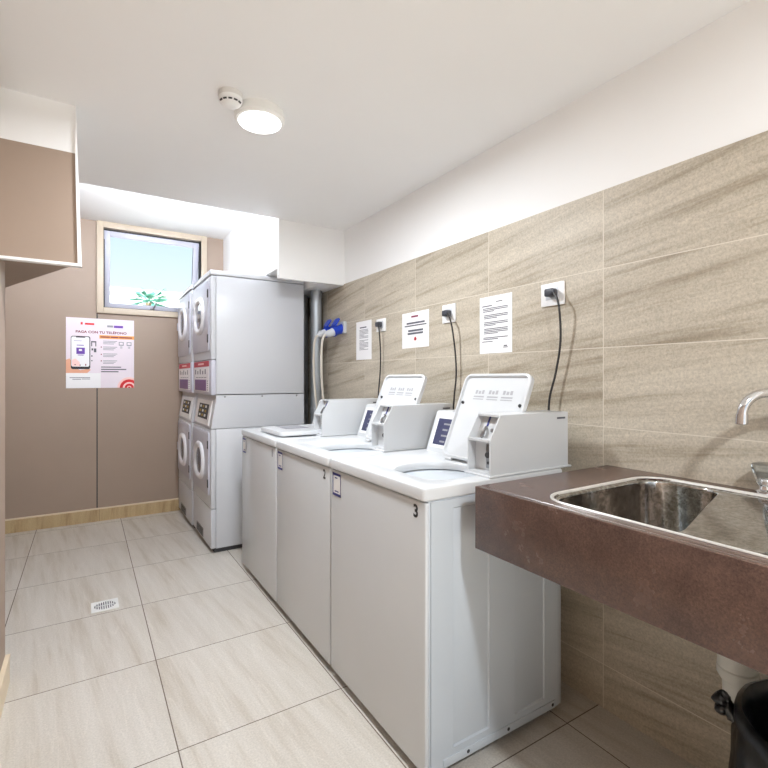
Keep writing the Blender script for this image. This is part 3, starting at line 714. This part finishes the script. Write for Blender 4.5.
def rq(cs):
    """rounded quadrilateral: corners (x, y, r) in the order ++, -+, --, +-"""
    out = []; P = [Vector((c[0], c[1])) for c in cs]
    for i_, c in enumerate(cs):
        p = P[i_]; d0 = (P[i_-1]-p).normalized(); d1 = (P[(i_+1) % 4]-p).normalized(); r = c[2]
        for q in range(8):
            t = q/7; a_ = p+d0*r; b2_ = p+d1*r
            out.append(tuple((a_*(1-t)+p*t)*(1-t)+(p*(1-t)+b2_*t)*t))
    return out
R0 = lambda z, i, r=.08: [(x, y, z) for x, y in rr(bcx, bcy, bhx+i, bhy+i, r, 8)]
m = MB(); m.loft([R0(zt+.0004, .011, .092), R0(zt+.003, .0105, .092), R0(zt+.0042, .0085, .09), R0(zt+.0042, .006, .085), R0(zt+.001, .0005, .08), R0(zt-.003, 0, .08)], False, False)
link('basin_rim', m, M['rim'], sk, sharp=60)
def bw(z, i, f=1): return [(x, y, z) for x, y in rq([(bx1-.003-i, by1-.003-i, .12*f), (bx0+.003+i, by1-.003-i, .11*f), (bx0+.003+i, .515+i, .06*f), (bx1-.003-i, .655+i, .05*f)])]
m = MB(); m.loft([R0(zt-.002, 0, .08), R0(zt-.004, -.001, .08), bw(zt-.0045, .000), bw(zt-.0055, .0018), bw(zt-.008, .003), bw(zt-.012, .0035), bw(zt-.15, .010), bw(zt-.178, .022, .9), bw(zt-.188, .05, .7), bw(zt-.192, .11, .4)], False, True)
bas = link('basin', m, M['steel'], sk, sharp=50)
m = MB(); m.lathe((1.30, .72, zt-.1915), (0, 0, 1), [(0, .045), (.003, .042), (.003, .025), (.001, .022)], 24); link('basin_drain', m, M['chrome'], bas)

# mixer tap: arched spout, two clear knobs
tp = thing('tap', 'chrome arched tap with clear knobs at the back of the sink', 'tap', (1.600, .44, zt))
zt2 = zt+.0042
m = MB(); m.lathe((1.598, .50, zt2), (0, 0, 1), [(0, .026), (.006, .026), (.012, .019), (.03, .017)], 20)
pth = [(1.598, .50, zt2+.02), (1.598, .50, zt2+.10), (1.598, .50, 1.115)]
for q in range(1, 13):
    a_ = PI*q/12; rr_ = .5*(1-math.cos(a_)); pth.append((1.598-.122*rr_, .50+.070*rr_, 1.137+.058*math.sin(a_)))
pth.append((1.4755, .5705, 1.122))
m.tube(pth, .0125, 16, 3)
m.lathe((1.4755, .5702, 1.139), (-.04, .02, -1), [(0, .0142), (.026, .0150), (.028, .012)], 16); link('spout', m, M['chrome'], tp)
def knob(y):
    m = MB(); m.lathe((1.600, y, zt2), (0, 0, 1), [(0, .024), (.005, .024), (.010, .016), (.018, .013), (.020, .017), (.024, .013), (.040, .012), (.044, .010)], 18); st_ = link('knob_stem', m, M['chrome'], tp)
    m = MB(); P8 = []
    for d_, r_ in ((.022, .017), (.030, .020), (.070, .031), (.078, .030), (.082, .022)):
        P8.append([(1.600+r_*(1+.05*(i % 2))*math.cos(2*PI*i/16), y+r_*(1+.05*(i % 2))*math.sin(2*PI*i/16), zt2+d_) for i in range(16)])
    m.loft(P8); link('knob_cap', m, M['acrylic'], st_, sharp=20)
knob(.562); knob(.438)

# waste trap under the basin
tr = thing('drain_trap', 'white plastic drain trap below the sink beside the black bag', 'pipe', (1.50, .590, .36))
m = MB(); m.lathe((1.50, .590, .345), (0, 0, 1), [(0, .028), (.004, .033), (.062, .035), (.07, .038), (.074, .038)], 24); link('trap_cup', m, M['pipe'], tr)
m = MB(); m.lathe((1.50, .590, .417), (0, 0, 1), [(0, .040), (.012, .047), (.030, .048), (.034, .045), (.038, .047), (.07, .046), (.085, .040), (.10, .03)], 24); link('trap_nut', m, M['pipe'], tr)
m = MB(); m.tube([(1.50, .590, .50), (1.50, .590, .58), (1.46, .62, .65), (1.38, .68, .675), (1.31, .715, .69), (1.30, .72, .7095)], .021, 14); link('waste_pipe', m, M['pipe'], tr)
m = MB(); m.tube([(1.53, .590, .485), (1.60, .590, .485), (W-.001, .590, .485)], .018, 12, smooth=False); link('wall_pipe', m, M['pipe'], tr)

# bin with a black liner
bcx_, bcy_, br, bz = 1.318, .300, .200, .505
bn = thing('waste_bin', 'round black bin on the floor under the sink, wrapped by its liner', 'bin', (bcx_, bcy_, 0))
m = MB(); m.lathe((bcx_, bcy_, 0), (0, 0, 1), [(0, .160), (.004, .165), (bz-.02, br-.004), (bz-.006, br), (bz-.004, br-.004), (bz-.03, br-.010), (.012, .155)], 40); link('bin_body', m, M['bin'], bn)
bg = thing('bin_liner', 'glossy black bin bag folded over the bin rim with a tied corner', 'bag', (bcx_, bcy_, .2))
n = 72; loops = []
def lob(r, z, amp, fq, ph): return [(bcx_+(r+amp*(.6*math.sin(fq*2*PI*i/n+ph)+.4*math.sin((fq*2+3)*2*PI*i/n+ph*2)))*math.cos(2*PI*i/n), bcy_+(r+amp*(.6*math.sin(fq*2*PI*i/n+ph)+.4*math.sin((fq*2+3)*2*PI*i/n+ph*2)))*math.sin(2*PI*i/n), z+.25*amp*math.sin(5*2*PI*i/n+ph)) for i in range(n)]
m = MB(); m.loft([lob(.10, .10, .004, 5, 0), lob(.145, .115, .004, 7, 1), lob(.170, .28, .004, 9, 2), lob(br-.020, bz-.04, .002, 11, 1), lob(br-.012, bz-.005, .0015, 9, 1), lob(br-.003, bz+.005, .0012, 9, 1), lob(br+.008, bz-.001, .0015, 9, 1),
                  lob(br+.013, bz-.022, .002, 11, 2), lob(br+.007, bz-.035, .0025, 11, 2), lob(br+.012, bz-.07, .006, 13, 3), lob(br+.013, bz-.13, .009, 13, 3.3), lob(br+.015, bz-.20, .011, 12, 3.6), lob(br+.018, bz-.27, .013, 12, 3.9)], True, False)
bag = link('bag', m, M['bag'], bg, sharp=70)
# tied corner on the far left of the rim
m = MB(); kx, ky = -.33, .944
base = Vector((bcx_+(br+.010)*kx, bcy_+(br+.010)*ky, bz-.022)); o_ = Vector((kx, ky, 0))
m.tube([tuple(base-o_*.004+Vector((0, 0, -.02))), tuple(base+o_*.010), tuple(base+o_*.016+Vector((0, 0, .010))), tuple(base+o_*.026+Vector((-.004, 0, .014))), tuple(base+o_*.034+Vector((-.006, 0, .008)))], [.016, .014, .011, .014, .008], 12)
m.tube([tuple(base+o_*.014+Vector((0, 0, .008))), tuple(base+o_*.020+Vector((.006, 0, .022))), tuple(base+o_*.022+Vector((.010, 0, .030)))], [.009, .012, .005], 9)
m.tube([tuple(base+o_*.014+Vector((0, 0, .006))), tuple(base+o_*.022+Vector((-.006, 0, -.008))), tuple(base+o_*.026+Vector((-.008, 0, -.020)))], [.009, .012, .005], 9)
m.v = [tuple(Vector(p)+Vector((noise.noise(Vector(p)*60), noise.noise(Vector(p)*60+Vector((9, 0, 0))), noise.noise(Vector(p)*60+Vector((0, 9, 0)))))*.005) for p in m.v]
link('tied_corner', m, M['bag'], bg, sharp=80)

# ------------------------------------------------------------------ light
lamp(.62, -.55, 'round white ceiling lamp at the near end of the laundry room')
def disc(x, y, pw):
    L = bpy.data.lights.new('lamp_light', 'AREA'); L.shape = 'DISK'; L.size = .165; L.energy = pw; L.color = (.89, .945, 1); L.spread = PI
    o = bpy.data.objects.new('lamp_light', L); C.objects.link(o); o.location = (x, y, CE-.056)
disc(.612, 1.952, 29); disc(.62, -.55, 39)
# added cool fill light without a fixture, brightens the raised ceiling by the window
L = bpy.data.lights.new('recess_fill_light', 'AREA'); L.shape = 'RECTANGLE'; L.size = 1.5; L.size_y = .06; L.energy = 26; L.color = (.86, .92, 1)
o = bpy.data.objects.new('recess_fill_light', L); C.objects.link(o); o.location = (.3, 3.23, 2.38); o.rotation_euler = (math.radians(118), 0, 0)
S = bpy.data.lights.new('sun', 'SUN'); S.energy = 17.0; S.angle = .01; S.color = (.96, .985, 1)
so = bpy.data.objects.new('sun', S); C.objects.link(so); so.rotation_euler = (math.radians(45), 0, math.radians(-10))

wd = bpy.data.worlds.new('sky'); bpy.context.scene.world = wd; wd.use_nodes = True
t = wd.node_tree; t.nodes.clear()
o_ = t.nodes.new('ShaderNodeOutputWorld'); bgd = t.nodes.new('ShaderNodeBackground'); tc = t.nodes.new('ShaderNodeTexCoord'); sp_ = t.nodes.new('ShaderNodeSeparateXYZ'); rp = t.nodes.new('ShaderNodeValToRGB')
t.links.new(tc.outputs['Generated'], sp_.inputs[0]); t.links.new(sp_.outputs[2], rp.inputs[0]); t.links.new(rp.outputs[0], bgd.inputs[0]); t.links.new(bgd.outputs[0], o_.inputs[0])
e = rp.color_ramp.elements
e[0].position = .0; e[0].color = (.90, .95, 1, 1); e[1].position = 1; e[1].color = (.20, .42, .80, 1)
x = e.new(.15); x.color = (.80, .88, .95, 1); x = e.new(.28); x.color = (.60, .75, .86, 1); x = e.new(.5); x.color = (.34, .62, .92, 1)
bgd.inputs[1].default_value = 1.15

# ------------------------------------------------------------------ camera
cam = bpy.data.cameras.new('camera'); co = bpy.data.objects.new('camera', cam); C.objects.link(co)
cam.sensor_width = 36; cam.lens = 36*477.2/768; cam.shift_y = -(384-377.88)/768; cam.clip_start = .02
co.location = (0, 0, 1.235); co.rotation_euler = (PI/2, 0, math.radians(-32))
sc = bpy.context.scene; sc.camera = co
sc.view_settings.view_transform = 'Standard'; sc.view_settings.look = 'None'; sc.view_settings.gamma = 1; sc.view_settings.exposure = 0.15
sc.cycles.caustics_reflective = False; sc.cycles.caustics_refractive = False; sc.cycles.max_bounces = 12; sc.cycles.diffuse_bounces = 8
